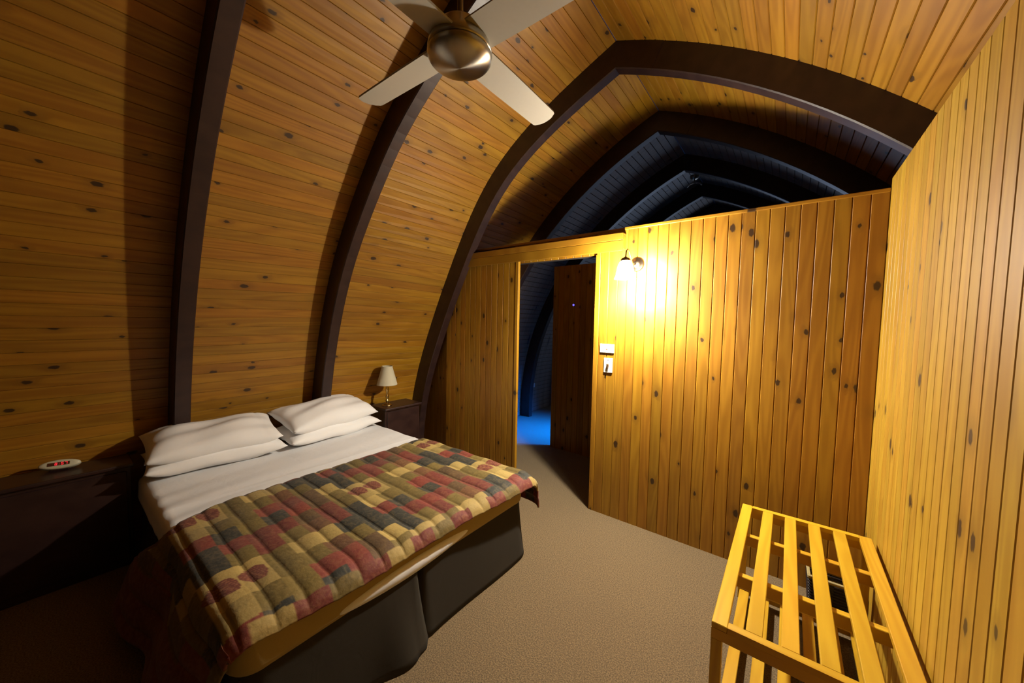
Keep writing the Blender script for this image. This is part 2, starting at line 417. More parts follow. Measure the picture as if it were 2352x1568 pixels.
# ------------------------------------------------------------------ partition wall (back)
YP = 2.606; XR = 0.367; DX0, DX1 = -1.935, -1.206; CAPZ = 2.20
bm = bmesh.new()
box(bm, DX1, XR+0.02, YP+0.012, YP+0.085, 0, 2.18)
box(bm, -2.74, DX1, YP+0.03, YP+0.085, 2.02, 2.18)
wall_back = bmobj('wall_back', bm, GAP); wall_back['kind'] = 'structure'
pitch = 0.0700
x = XR
while x > DX1+0.001:
    x0 = max(x-pitch, DX1)
    if x0-DX1 < 0.012: x0 = DX1
    plank((x0, YP, 0.0), (x, YP, 0.0), (x0, YP, 2.18), (x, YP, 2.18), (0, -1, 0), PINE, wall_back); x = x0
# jamb lining of the doorway, head boards over the door and boards hidden partly by the sliding door
boxo('jamb_lining', (DX1-0.004, DX1+0.002, YP-0.001, YP+0.09, 0, 2.02), PINE, wall_back)
x = DX1
while x > -2.66:
    x0 = x-pitch
    plank((x0, YP+0.02, 2.02), (x, YP+0.02, 2.02), (x0, YP+0.02, 2.18), (x, YP+0.02, 2.18), (0, -1, 0), PINE, wall_back); x = x0
def vault_z(xx):
    return float(np.interp(xx, L3[:, 0], L3[:, 1]))
def slab_below_vault(x0, x1, y0, y1, zt):
    n = 14; xs = np.linspace(x0, x1, n); vs, fs = [], []
    for q in xs:
        zz = min(zt, vault_z(q)-0.005)
        vs += [(q, y0, 0), (q, y0, zz), (q, y1, zz), (q, y1, 0)]
    for a in range(n-1):
        for b in range(4): fs.append((a*4+b, a*4+(b+1) % 4, a*4+4+(b+1) % 4, a*4+4+b))
    fs += [(0, 1, 2, 3), tuple(range((n-1)*4, n*4))[::-1]]
    return vs, fs
vs, fs = slab_below_vault(-3.36, DX0-0.08, YP+0.032, YP+0.085, 2.18)
mesh('door_side_panel', vs, fs, GAP, wall_back)
x = DX0-0.08
while x > -3.36:
    x0 = x-pitch
    za, zb = min(2.18, max(0.05, vault_z(x0)-0.01)), min(2.18, vault_z(x)-0.01)
    plank((x0, YP+0.02, 0), (x, YP+0.02, 0), (x0, YP+0.02, za), (x, YP+0.02, zb), (0, -1, 0), PINE, wall_back); x = x0

# cap rails and sliding-door header as trim
def trim(name, b, bev=0.003, mat=None):
    xc, yc, zc = (b[0]+b[1])/2, (b[2]+b[3])/2, (b[4]+b[5])/2
    o = boxo(name, (b[0]-xc, b[1]-xc, b[2]-yc, b[3]-yc, b[4]-zc, b[5]-zc), mat or PINE, None, bev); o.location = (xc, yc, zc); o['kind'] = 'structure'; return o
trim('trim_1', (-0.99, XR-0.002, YP-0.008, YP+0.095, 2.18, CAPZ))
trim('trim_2', (-2.66, -0.992, YP+0.008, YP+0.095, 2.18, CAPZ))
tr = thing('trim_3', '', 'trim', (0, 0, 0)); del tr['label'], tr['category']; tr['kind'] = 'structure'
HX0, HX1, HY = -2.72, -0.978, 2.535
stick('fascia_board', (HX0, HY+0.009, 2.058), (HX1, HY+0.009, 2.058), 0.018, 0.076, PINE, tr)
stick('fascia_board', (HX0, HY+0.009, 2.123), (HX1, HY+0.009, 2.123), 0.018, 0.052, PINE, tr)
stick('top_board', (HX0, YP-0.030, 2.142), (HX1, YP-0.030, 2.142), 0.054, 0.014, PINE, tr)
stick('end_board', (HX1-0.008, HY+0.02, 2.085), (HX1-0.008, YP-0.002, 2.085), 0.014, 0.10, PINE, tr)

# sliding door, pushed open to the left
door = thing('door_1', '', 'door'); del door['label'], door['category']; door['kind'] = 'structure'
dy0, dy1 = 2.572, 2.600
boxo('door_core', (-2.875, DX0-0.032, dy0+0.010, dy1, 0.012, 2.05), GAP, door)
xs = np.linspace(-2.875, DX0-0.032, 14)
for a, b in zip(xs, xs[1:]):
    plank((a, dy0, 0.012), (b, dy0, 0.012), (a, dy0, 2.05), (b, dy0, 2.05), (0, -1, 0), PINE, door, t=0.011)
stick('edge_stile', (DX0-0.015, (dy0+dy1)/2-0.002, 0.012), (DX0-0.015, (dy0+dy1)/2-0.002, 2.05), 0.032, 0.030, PINE, door, bev=0.002)

# ------------------------------------------------------------------ right wall
wall_right = boxo('wall_right', (XR+0.012, XR+0.09, -2.0, YP+0.085, 0, 2.235), GAP); wall_right['kind'] = 'structure'
y = YP
while y > -1.95:
    y0 = y-pitch
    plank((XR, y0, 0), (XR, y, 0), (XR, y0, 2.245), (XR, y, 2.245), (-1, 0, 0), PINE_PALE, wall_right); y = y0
# wall behind the camera and the far gable
def gable(name, y, yt, mat):
    pts = [(q[0]-0.02, q[1]) for q in by_arc(LC, 24)] + [(q[0]+0.02, q[1]) for q in by_arc(RC, 24)]
    bm = bmesh.new(); a = [bm.verts.new((p[0], y, p[1])) for p in pts]; b = [bm.verts.new((p[0], y+yt, p[1])) for p in pts]
    n = len(pts); bm.faces.new(a); bm.faces.new(b[::-1])
    for i in range(n): bm.faces.new((a[i], b[i], b[(i+1) % n], a[(i+1) % n]))
    o = bmobj(name, bm, mat); o['kind'] = 'structure'; return o
gable('wall_front', -4.66, 0.06, PINE_FAR)
gable('wall_far', 8.2, 0.06, PINE_FAR)

# brown inner wall seen through the doorway
YI = 3.63
wall_inner = boxo('wall_inner', (-2.205, 1.3, YI+0.012, YI+0.07, 0, 2.13), GAP); wall_inner['kind'] = 'structure'
x = -2.21
while x < -0.7:
    plank((x, YI, 0), (x+pitch, YI, 0), (x, YI, 2.14), (x+pitch, YI, 2.14), (0, -1, 0), PINE, wall_inner); x += pitch
# window of the far room
win = thing('window_1', '', 'window'); del win['label'], win['category']; win['kind'] = 'structure'
win.location = (-0.80, 4.80, 0.0); win.rotation_euler = (0, 0, math.atan2(0.62, 1.55))
for b in ((-0.02, 0.02, -0.52, -0.46, 0.72, 1.98), (-0.02, 0.02, 0.46, 0.52, 0.72, 1.98), (-0.02, 0.02, -0.46, 0.46, 0.72, 0.78), (-0.02, 0.02, -0.46, 0.46, 1.92, 1.98)):
    boxo('frame_bar', b, PINE_FAR, win)
boxo('sill_wall', (-0.03, 0.03, -0.55, 0.55, 0, 0.72), PINE_FAR, win)

# ------------------------------------------------------------------ wall sconce
sx_, sy_, sz_ = -0.893, YP, 1.922
sc = thing('wall_sconce', 'lit wall lamp with white glass bell shade on bronze gooseneck arm, on the pine partition', 'lamp', (sx_, sy_, sz_))
bm = bmesh.new(); lathe(bm, [(0.0, 0.0), (0.052, 0.0), (0.052, 0.006), (0.046, 0.012), (0.034, 0.014), (0.030, 0.022), (0.014, 0.026), (0.0, 0.027)], 32)
rose = bmobj('wall_rose', bm, BRONZE, sc, True); rose.rotation_euler = (math.pi/2, 0, 0)
TIP = Vector((0.003, -0.235, 0.008))
pts = [(0, -0.02, 0.0), (0, -0.06, -0.01), (0, -0.10, 0.0), (0, -0.135, 0.035), (0, -0.165, 0.066), (0.001, -0.195, 0.076), (0.002, -0.222, 0.06), (0.003, -0.234, 0.03), (0.003, -0.235, 0.0)]
bm = bmesh.new(); tube(bm, pts, 0.0048, 10); bmobj('gooseneck_arm', bm, BRONZE, sc, True)
h = lathe_o('shade_holder', [(0.008, 0.012), (0.014, 0.006), (0.028, 0.0), (0.033, -0.012), (0.033, -0.018)], BRONZE, sc); h.location = TIP
bell = [(0.030, -0.016), (0.040, -0.030), (0.050, -0.055), (0.055, -0.085), (0.060, -0.115), (0.070, -0.135)]
bm = bmesh.new(); lathe(bm, bell+[(r-0.003, z) for r, z in bell[::-1]], 32)
g = bmobj('glass_shade', bm, OPAL, sc, True); g.location = TIP

bm = bmesh.new(); bmesh.ops.create_uvsphere(bm, u_segments=20, v_segments=12, radius=0.024)
g = bmobj('bulb', bm, BULB, sc, True); g.location = TIP+Vector((0.01, 0, -0.105))
# switch plates
def wall_plate(name, label, cx, cz, w, h, cat='switch'):
    t = thing(name, label, cat, (cx, YP, cz))
    p = boxo('plate', (-w/2, w/2, -0.009, 0.001, -h/2, h/2), WHITE_PL, t, 0.003, 2)
    return t, p
t, pl = wall_plate('wall_plate', 'white horizontal wall plate above the toggle switch, right of the doorway', -1.096, 1.303, 0.112, 0.068)
boxo('sensor_slot', (-0.008, 0.006, -0.0102, -0.008, -0.008, -0.003), BROWN_PL, t)
t, pl = wall_plate('light_switch', 'white vertical switch plate with brown toggle, under the horizontal plate', -1.083, 1.174, 0.068, 0.112)
b = boxo('toggle', (-0.008, 0.008, -0.024, -0.008, -0.020, 0.020), BROWN_PL, t, 0.003, 2); b.rotation_euler = (0.25, 0.2, 0)
for zz in (-0.042, 0.042):
    s = lathe_o('screw', [(0.0, 0.0), (0.003, 0.0), (0.003, 0.002), (0.0, 0.0025)], BRONZE, pl, 10, False); s.rotation_euler = (math.pi/2, 0, 0); s.location = (0, -0.008, zz)

# ------------------------------------------------------------------ ceiling fan
FX, FY, FZ = -1.115, 1.058, 2.602
fan = thing('ceiling_fan', 'four-bladed silver ceiling fan with domed brushed steel hub on a downrod', 'fan', (FX, FY, FZ))
bm = bmesh.new(); tube(bm, [(0, 0, 0.07), (0, 0, 0.86)], 0.0125, 14); bmobj('downrod', bm, BRONZE, fan, True)
lathe_o('canopy', [(0.014, 0.70), (0.06, 0.72), (0.065, 0.78), (0.065, 0.83)], STEEL, fan)
lathe_o('motor_housing', [(0.018, 0.083), (0.076, 0.082), (0.085, 0.076), (0.091, 0.064), (0.104, 0.042), (0.119, 0.020), (0.127, 0.003), (0.130, -0.012), (0.129, -0.020), (0.122, -0.022)], STEEL, fan, 48)
lathe_o('dark_ring', [(0.121, -0.016), (0.121, -0.032)], DARKRING, fan, 48, False)
prof = [(0.128, -0.026), (0.131, -0.030), (0.129, -0.036)]
for k in range(1, 14):
    a = k/13*math.pi/2; prof.append((0.129*math.cos(a)+0.0005, -0.036-0.044*math.sin(a)))
lathe_o('hub_dome', prof, STEEL, fan, 64)
def blade_mesh():
    bm = bmesh.new(); n = 18
    out = [(0.08, -0.070), (0.30, -0.071), (0.60, -0.068), (0.640, -0.067), (0.650, -0.062)]
    arc = [(0.650+0.022*math.cos(a), 0.052*math.sin(a)) for a in np.linspace(-1.2, 1.2, 9)]
    pts = out+arc+[(x, -y) for x, y in out[::-1]]
    lo = [bm.verts.new((x, y, -0.004)) for x, y in pts]; hi = [bm.verts.new((x, y, 0.004)) for x, y in pts]
    bm.faces.new(lo[::-1]); bm.faces.new(hi); m = len(pts)
    for i in range(m): bm.faces.new((lo[i], lo[(i+1) % m], hi[(i+1) % m], hi[i]))
    bmesh.ops.recalc_face_normals(bm, faces=bm.faces)
    me = bpy.data.meshes.new('blade'); bm.to_mesh(me); bm.free(); me.materials.append(BLADE); return me
bme = blade_mesh()
for k in range(4):
    b = link(bpy.data.objects.new('blade', bme), fan)
    b.rotation_mode = 'XYZ'
    b.matrix_local = Matrix.Translation((0, 0, 0.012)) @ Matrix.Rotation(math.radians(91+90*k), 4, 'Z') @ Matrix.Rotation(math.radians(-11), 4, 'X')

# ------------------------------------------------------------------ bed
BX0, BX1, BY0, BY1, MZ = -3.12, -1.30, 0.30, 1.86, 0.50
bed = thing('bed', 'double bed base and mattress with dark box-pleated valance', 'bed', (-2.2, 1.08, 0))
OB = Vector((-2.2, 1.08, 0))
def loc(b): return (b[0]-OB.x, b[1]-OB.x, b[2]-OB.y, b[3]-OB.y, b[4], b[5])
boxo('base', loc((BX0, BX1-0.04, BY0+0.03, BY1-0.03, 0.02, 0.33)), GAP, bed)
def rounded_slab(x0, x1, y0, y1, z0, z1, rc, re, n=8):
    bm = bmesh.new(); rings = []
    for z, ins in [(z0, re)] + [(z0+re-re*math.cos(a), re-re*math.sin(a)) for a in np.linspace(0.3, math.pi/2, 4)] + \
            [(z1-re+re*math.sin(a), re-re*math.cos(a)) for a in np.linspace(0, math.pi/2-0.15, 5)] + [(z1, re)]:
        ring = []
        for cx, cy, a0 in ((x1-rc, y1-rc, 0), (x0+rc, y1-rc, 1), (x0+rc, y0+rc, 2), (x1-rc, y0+rc, 3)):
            for k in range(n+1):
                a = (a0+k/n)*math.pi/2; ring.append(bm.verts.new((cx+(rc-ins)*math.cos(a), cy+(rc-ins)*math.sin(a), z)))
        rings.append(ring)
    m = len(rings[0])
    for a, b in zip(rings, rings[1:]):
        for i in range(m): bm.faces.new((a[i], a[(i+1) % m], b[(i+1) % m], b[i]))
    bm.faces.new(rings[0][::-1]); bm.faces.new(rings[-1]); return bm
bmobj('mattress', rounded_slab(BX0-OB.x, BX1-OB.x, BY0-OB.y, BY1-OB.y, 0.335, MZ, 0.09, 0.035), TICK, bed, True)
# valance: hangs from under the mattress, softly waved, with a box pleat at the middle of the foot
def valance():
    path = []
    def seg(p, q, n):
        for k in range(n): path.append((p[0]+(q[0]-p[0])*k/n, p[1]+(q[1]-p[1])*k/n))
    x1, y0, y1, rc = BX1-0.012, BY0+0.01, BY1-0.005, 0.10
    seg((BX0, y1), (x1-rc, y1), 50)
    for k in range(10):
        a = math.pi/2*(1-k/10); path.append((x1-rc+rc*math.cos(a), y1-rc+rc*math.sin(a)))
    seg((x1, y1-rc), (x1, 1.045), 40)
    path += [(x1, 1.04), (x1-0.03, 1.03), (x1-0.045, 1.015), (x1-0.03, 1.0), (x1+0.006, 0.995), (x1+0.014, 0.985), (x1+0.012, 0.97)]
    seg((x1+0.01, 0.95), (x1, y0+rc), 40)
    for k in range(10):
        a = -math.pi/2*(k/10); path.append((x1-rc+rc*math.cos(a), y0+rc+rc*math.sin(a)))
    seg((x1-rc, y0), (BX0, y0), 50)
    n = len(path); P = np.array(path); T = np.gradient(P, axis=0); T /= np.hypot(*T.T)[:, None]; N = np.c_[-T[:, 1], T[:, 0]]
    s = np.r_[0, np.cumsum(np.hypot(*np.diff(P, axis=0).T))]; H = 14; vs, fs = [], []
    for j in range(H+1):
        v = j/H; z = 0.395-v*(0.395-0.004)
        w = 0.006*np.sin(s*7.3)*v+0.008*np.sin(s*3.1+1.0)*v+0.035*v**1.5
        near = np.exp(-((P[:, 1]-0.90)/0.10)**2)*(np.abs(P[:, 0]-x1) < 0.03)
        w = w+near*0.05*v*v
        Q = P+N*w[:, None]
        for q in Q: vs.append((q[0]-OB.x, q[1]-OB.y, z))
    for j in range(H):
        for i in range(n-1): fs.append((j*n+i, j*n+i+1, (j+1)*n+i+1, (j+1)*n+i))
    o = mesh('valance', vs, fs, VALANCE, bed, True)
    md = o.modifiers.new('thick', 'SOLIDIFY'); md.thickness = 0.004; md.offset = 0
valance()

# white sheet over the top half of the mattress, edges turned down
def smoothstep(a): a = np.clip(a, 0, 1); return a*a*(3-2*a)
def sheet():
    nx, ny = 70, 120
    xs = np.linspace(BX0+0.02, -2.16, nx); s = np.linspace(-0.10, (BY1-BY0)+0.10, ny)
    vs, fs = [], []; rng = np.random.default_rng(3)
    for x in xs:
        for t in s:
            w = BY1-BY0; R = 0.035
            if t < R: a = min((R-t)/R, math.pi/2*0.99+ (max(0, R-t-R*1.55))*0); a = min((R-t)/R, math.pi/2); ex = max(0, (R-t)-R*math.pi/2); y = BY0+R-(R+0.004)*math.sin(a)-ex*0.06; z = MZ-R+(R+0.004)*math.cos(a)-ex
            elif t > w-R: a = min((t-w+R)/R, math.pi/2); ex = max(0, (t-w+R)-R*math.pi/2); y = BY1-R+(R+0.004)*math.sin(a)+ex*0.06; z = MZ-R+(R+0.004)*math.cos(a)-ex
            else: y = BY0+t; z = MZ+0.004
            k = math.exp(-max(0, t-0.02)/0.22)       # creases radiating near the near edge
            z += 0.0045*k*math.sin(38*x+9*t)*smoothstep((x+2.95)/0.5) + 0.002*math.sin(17*x+3*t)+0.0016*math.sin(5*t+40*x)*0.5
            z += 0.003*math.exp(-((x+2.44)/0.012)**2)
            vs.append((x, y, z+0.002))
    for i in range(nx-1):
        for j in range(ny-1): fs.append((i*ny+j, (i+1)*ny+j, (i+1)*ny+j+1, i*ny+j+1))
    o = mesh('bed_sheet', vs, fs, SHEET, None, True)
    md = o.modifiers.new('thick', 'SOLIDIFY'); md.thickness = 0.003; md.offset = 1
    tag(o, 'white sheet stretched over the head half of the mattress', 'sheet')
sheet()
# white sheet end peeping out at the foot
def fold():
    bm = bmesh.new(); n = 24; rings = []
    for k in range(n+1):
        u = k/n; y = 0.62+0.72*u; e = math.sin(math.pi*u)**0.6+0.02; c = Vector((BX1-0.004, y, 0.372+0.012*u))
        rings.append([bm.verts.new((c.x+0.022*e*math.cos(a)-OB.x, c.y-OB.y, c.z+0.036*e*math.sin(a))) for a in np.linspace(0, 2*math.pi, 12, endpoint=False)])
    for a, b in zip(rings, rings[1:]):
        for i in range(12): bm.faces.new((a[i], a[(i+1) % 12], b[(i+1) % 12], b[i]))
    bm.faces.new(rings[0]); bm.faces.new(rings[-1][::-1])
    o = bmobj('sheet_fold', bm, SHEET, bed, True); o['label'] = 'white sheet end bulging out under the mattress edge'
fold()

# pillows
def pillow_mesh(L, D, Hh, seed):
    rng = random.Random(seed); nu, nv = 44, 30; ph = [rng.uniform(0, 6) for _ in range(6)]
    vs, fs = [], []
    def pt(u, v, s):
        # u along the length, v across; edges bow in slightly between pointed corners
        x = D/2*v*(1-0.07*(1-u*u)); y = L/2*u*(1-0.05*(1-v*v))
        f = (max(0, 1-abs(u)**3.0)**0.52)*(max(0, 1-abs(v)**2.6)**0.52)
        z = s*Hh/2*f
        z += f*0.010*math.sin(5*u+ph[0]+2*v)+f*0.006*math.sin(9*v+ph[1]+3*u)+0.006*math.sin(8*u+ph[2])*(1-f)
        if s > 0: z -= 0.006*math.exp(-((u-0.72)/0.025)**2)*f
        return (x, y, z)
    for s in (1, -1):
        for i in range(nu+1):
            for j in range(nv+1): vs.append(pt(-1+2*i/nu, -1+2*j/nv, s))
    m = (nu+1)*(nv+1)
    for i in range(nu):
        for j in range(nv):
            a = i*(nv+1)+j; fs.append((a, a+nv+1, a+nv+2, a+1)); fs.append((m+a, m+a+1, m+a+nv+2, m+a+nv+1))
    bm = bmesh.new(); vv = [bm.verts.new(v) for v in vs]
    for f in fs: bm.faces.new([vv[i] for i in f])
    bmesh.ops.remove_doubles(bm, verts=bm.verts, dist=0.0008)
    return bm
def pillow(label, cx, cy, cz, L, D, Hh, tilt, rz, seed, roll=0.0):
    o = bmobj('pillow', pillow_mesh(L, D, Hh, seed), PILLOW, None, True)
    o.matrix_world = Matrix.Translation((cx, cy, cz)) @ Matrix.Rotation(rz, 4, 'Z') @ Matrix.Rotation(roll, 4, 'X') @ Matrix.Rotation(tilt, 4, 'Y')
    tag(o, label, 'pillow', 'white pillows at the head of the bed')
pillow('white pillow, lower one of the stack beside the clock table', -3.02, 0.67, 0.590, 0.73, 0.35, 0.15, 0.10, -0.08, 1)
pillow('white pillow, upper one of the stack beside the clock table', -3.02, 0.655, 0.690, 0.70, 0.36, 0.19, 0.26, -0.05, 2)
pillow('white pillow, lower one of the stack beside the table lamp', -3.05, 1.42, 0.580, 0.80, 0.36, 0.15, 0.10, 0.13, 3)
pillow('white pillow, upper one of the stack beside the table lamp', -3.06, 1.41, 0.700, 0.77, 0.37, 0.20, 0.28, 0.17, 4)

# quilt
PAL = dict(dark=(0.020, 0.021, 0.015), red=(0.155, 0.020, 0.011), cream=(0.36, 0.255, 0.072), olive=(0.135, 0.092, 0.014), brown=(0.085, 0.042, 0.011), rust=(0.135, 0.052, 0.014))
SAMP = {'cream': [(-1.56, .47), (-1.54, .37), (-2.21, .45), (-2.17, .35), (-1.88, 1.03), (-1.87, 1.12), (-2.22, 1.69), (-2.19, 1.77), (-1.58, 1.73), (-1.58, 1.81), (-1.44, .93), (-1.4, .39), (-1.57, .67), (-1.43, 1.79), (-2.2, .69)],
        'dark': [(-2.18, .88), (-2.19, .8), (-2.22, 1.2), (-2.19, 1.27), (-1.87, 1.58), (-1.9, 1.49), (-1.91, .56), (-1.9, .62), (-1.58, 1.2), (-1.56, 1.29), (-1.56, .89), (-1.55, .97), (-1.48, 1.02), (-1.88, .47), (-1.76, .31), (-1.41, 1.59), (-1.35, .3)],
        'red': [(-2.08, .66), (-2.1, .75), (-1.91, .75), (-1.39, .66), (-1.35, .63), (-1.43, .77), (-1.78, 1.38), (-1.46, 1.37), (-1.43, 1.48), (-1.62, 1.07), (-1.81, .84), (-1.82, .68), (-1.51, 1.08), (-1.37, 1.09), (-1.78, .53), (-1.87, .41), (-1.32, .49), (-1.32, .39), (-1.32, 1.7), (-1.98, 1.74), (-2.12, 1.37), (-2.02, .47)],
        'olive': [(-1.67, .91), (-1.68, .97), (-2.32, .89), (-2.11, .44), (-1.41, .43), (-1.63, .56), (-1.7, 1.82), (-1.56, 1.61), (-2.15, 1.57), (-1.35, 1.29), (-1.29, .56), (-1.49, .56), (-1.47, .48), (-2.02, .57), (-1.73, .61), (-2.09, .84), (-1.98, .88), (-1.88, 1.33), (-1.79, .95), (-2.08, 1.56), (-1.97, 1.19)],
        'brown': [(-1.98, .37), (-1.79, .72), (-2.2, 1.03), (-1.36, .82), (-1.66, 1.5), (-1.75, 1.65)],
        'rust': [(-1.72, .75), (-1.95, 1.0), (-1.7, 1.35), (-2.0, 1.45), (-1.5, .72)]}
PX, PYv = 0.64, 1.354        # lattice of the printed motif (centred)
def rel(x, y):
    best = None
    for ox, oy in ((-1.875, 1.075), (-1.875+PX/2, 1.075+PYv/2)):
        dx = (x-ox+PX/2) % PX-PX/2; dy = (y-oy+PYv/2) % PYv-PYv/2
        d = (dx/PX)**2+(dy/PYv)**2
        if best is None or d < best[0]: best = (d, dx, dy)
    return best[1], best[2]
RS = [(c, *rel(x, y)) for c, L in SAMP.items() for x, y in L]
CX, CY = PX/6, PYv/14
def cell_colour(ci, cj):
    dx, dy = rel(-1.875+(ci+0.5)*CX, 1.075+(cj+0.5)*CY)
    if abs(dx) < 0.085 and abs(dy) < 0.10: return 'cream'
    best = min(RS, key=lambda r: min((r[1]-dx-a)**2+(r[2]-dy-b)**2 for a, b in ((0, 0), (PX, 0), (-PX, 0), (PX/2, PYv/2), (-PX/2, PYv/2), (PX/2, -PYv/2), (-PX/2, -PYv/2))))
    return best[0]
def quilt():
    NX, NS = 210, 420
    S0, S1 = -0.40, (BY1-BY0)+0.19           # arc position, 0 = near mattress edge
    ss = np.linspace(S0, S1, NS); us = np.linspace(0, 1, NX); w = BY1-BY0; TOP = MZ+0.012
    vs = np.zeros((NX, NS, 3)); col = np.zeros((NX, NS, 4)); col[..., 3] = 1
    cache = {}; rng = np.random.default_rng(11); var = {}
    for j, s in enumerate(ss):
        # cross-section over the bed
        R = 0.06
        if s < R:
            d = R-s; a = min(d/R, 1.35); ex = max(0, d-R*1.35)
            y = BY0-0.005+R-R*math.sin(a)-ex*0.33; z = TOP-R+R*math.cos(a)-ex*0.90; ny, nz = -math.sin(a), math.cos(a)
        elif s > w-R:
            d = s-w+R; a = min(d/R, 1.45); ex = max(0, d-R*1.45)
            y = BY1+0.03-R+R*math.sin(a)+ex*0.10; z = TOP-R+R*math.cos(a)-ex*0.9; ny, nz = math.sin(a), math.cos(a)
            y += 0.0
        else:
            y, z, ny, nz = BY0+s, TOP, 0.0, 1.0
            y += 0.03*smoothstep((s-0.9)/(w-0.9-R))
        Yp = BY0+s
        drop_near = max(0, 0.05-s); drop_far = max(0, s-w)
        xh = -2.36+0.10*math.exp(-((s)/0.18)**2)-0.03*smoothstep((s-1.0)/0.5) - 0.28*smoothstep(drop_near/0.4)
        xf = -1.255+0.035*smoothstep((s-0.9)/0.6)-0.03*math.exp(-(s/0.2)**2) - 0.10*smoothstep(drop_near/0.3)
        puff_s = abs(math.sin(math.pi*(Yp-0.427)/0.0967))**0.38
        for i, u in enumerate(us):
            x = xh+(xf-xh)*u; dist = xf-x; dh = x-xh
            border = dh < 0.045
            p = 0.017*puff_s*(0.35 if border else 1.0)*min(1, 0.3+dist/0.05)
            p += 0.0035*math.sin(23*x+5*s)*math.sin(11*s+3)
            drop = 0.055*max(0, 1-dist/0.11)**2*(1 if 0.0 < s < w else 0.4)
            edge = -0.010*max(0, 1-dh/0.05)**2
            zz = z+nz*p-drop+edge; yy = y+ny*p
            if drop_near > 0:
                yy += 0.030*math.sin(9*x+0.6)*smoothstep(drop_near/0.3); 
                zz += 0.02*math.sin(7*x+1)*smoothstep(drop_near/0.4)
            if drop_near > 0 and zz < 0.02: zz = 0.02
            if dist < 0.02: x_ = x-0.5*(0.02-dist)
            else: x_ = x
            vs[i, j] = (x_, yy, zz)
            ci, cj = math.floor((x+1.875)/CX), math.floor((Yp-1.075)/CY)
            key = (ci, cj)
            if key not in cache:
                cache[key] = PAL[cell_colour(ci, cj)]; var[key] = rng.uniform(0.8, 1.2)
            c = np.array(cache[key])*var[key]
            kind = cell_colour
            dx, dy = rel(x, Yp)
            for ly, lx, rot in ((-0.046, 0.004, 0.5), (0.046, -0.002, 0.3)):
                qx, qy = dx-lx, dy-ly; cx_, cy_ = math.cos(rot)*qx+math.sin(rot)*qy, -math.sin(rot)*qx+math.cos(rot)*qy
                e = (cx_/0.056)**2+(cy_/(0.042*(1-0.40*max(-1, min(1, cx_/0.056)))))**2
                if e < 1:
                    vein = abs(cy_) < 0.0022 or (abs(((cx_-0.9*abs(cy_)) % 0.017)-0.0085) < 0.0016 and e < 0.85)
                    c = np.array((0.26, 0.09, 0.04)) if vein else np.array((0.130, 0.020, 0.011))
                elif cx_ < -0.04 and cx_ > -0.066 and abs(cy_) < 0.003: c = np.array((0.19, 0.03, 0.02))
            if border: c = np.array((0.075, 0.028, 0.009))
            if dist < 0.05:
                cc = 'red' if math.floor((Yp)/0.12) % 2 == 0 else ('olive' if math.floor(Yp/0.12) % 4 == 1 else 'cream')
                c = np.array(PAL[cc])*0.9
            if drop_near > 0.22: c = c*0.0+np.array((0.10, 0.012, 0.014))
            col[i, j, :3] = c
    idx = np.arange(NX*NS).reshape(NX, NS)
    F = np.stack([idx[:-1, :-1], idx[1:, :-1], idx[1:, 1:], idx[:-1, 1:]], -1).reshape(-1, 4)
    me = bpy.data.meshes.new('quilt'); me.vertices.add(NX*NS); me.vertices.foreach_set('co', vs.reshape(-1))
    me.loops.add(F.size); me.loops.foreach_set('vertex_index', F.reshape(-1).astype(np.int32))
    me.polygons.add(len(F)); me.polygons.foreach_set('loop_start', (np.arange(len(F))*4).astype(np.int32))
    me.polygons.foreach_set('loop_total', np.full(len(F), 4, np.int32)); me.polygons.foreach_set('use_smooth', np.ones(len(F), bool))
    me.update(calc_edges=True)
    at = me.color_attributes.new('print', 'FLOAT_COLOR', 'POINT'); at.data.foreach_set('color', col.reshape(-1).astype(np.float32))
    t = NT('patchwork_cotton'); t.set(Roughness=0.75); t.b.inputs['Sheen Weight'].default_value = 0.08
    av = t.n('ShaderNodeAttribute'); av.attribute_name = 'print'
    tc = t.n('ShaderNodeTexCoord'); n1 = t.n('ShaderNodeTexNoise'); n1.inputs['Scale'].default_value = 38; n1.inputs['Detail'].default_value = 5; n1.inputs['Distortion'].default_value = 1.2
    t.l(tc.outputs['Object'], n1.inputs['Vector'])
    m = t.smooth(n1.outputs[0], 0.38, 0.68)
    c = t.mix(t.math('MULTIPLY', m, 0.28), av.outputs['Color'], (0.14, 0.095, 0.034))
    k = t.math('MULTIPLY_ADD', n1.outputs[0], 1.1, 0.45)
    hv = t.n('ShaderNodeHueSaturation'); t.l(c, hv.inputs['Color']); t.l(k, hv.inputs['Value'])
    t.l(hv.outputs[0], t.b.inputs['Base Color'])
    n2 = t.n('ShaderNodeTexNoise'); n2.inputs['Scale'].default_value = 55; n2.inputs['Detail'].default_value = 3
    t.l(tc.outputs['Object'], n2.inputs['Vector']); t.bump(n2.outputs[0], 0.35, 0.006)
    me.materials.append(t.m)
    o = link(bpy.data.objects.new('quilt', me))
    md = o.modifiers.new('thick', 'SOLIDIFY'); md.thickness = 0.012; md.offset = -1
    tag(o, 'autumn leaf patchwork quilt laid over the foot half, hanging off the near side', 'quilt')
quilt()

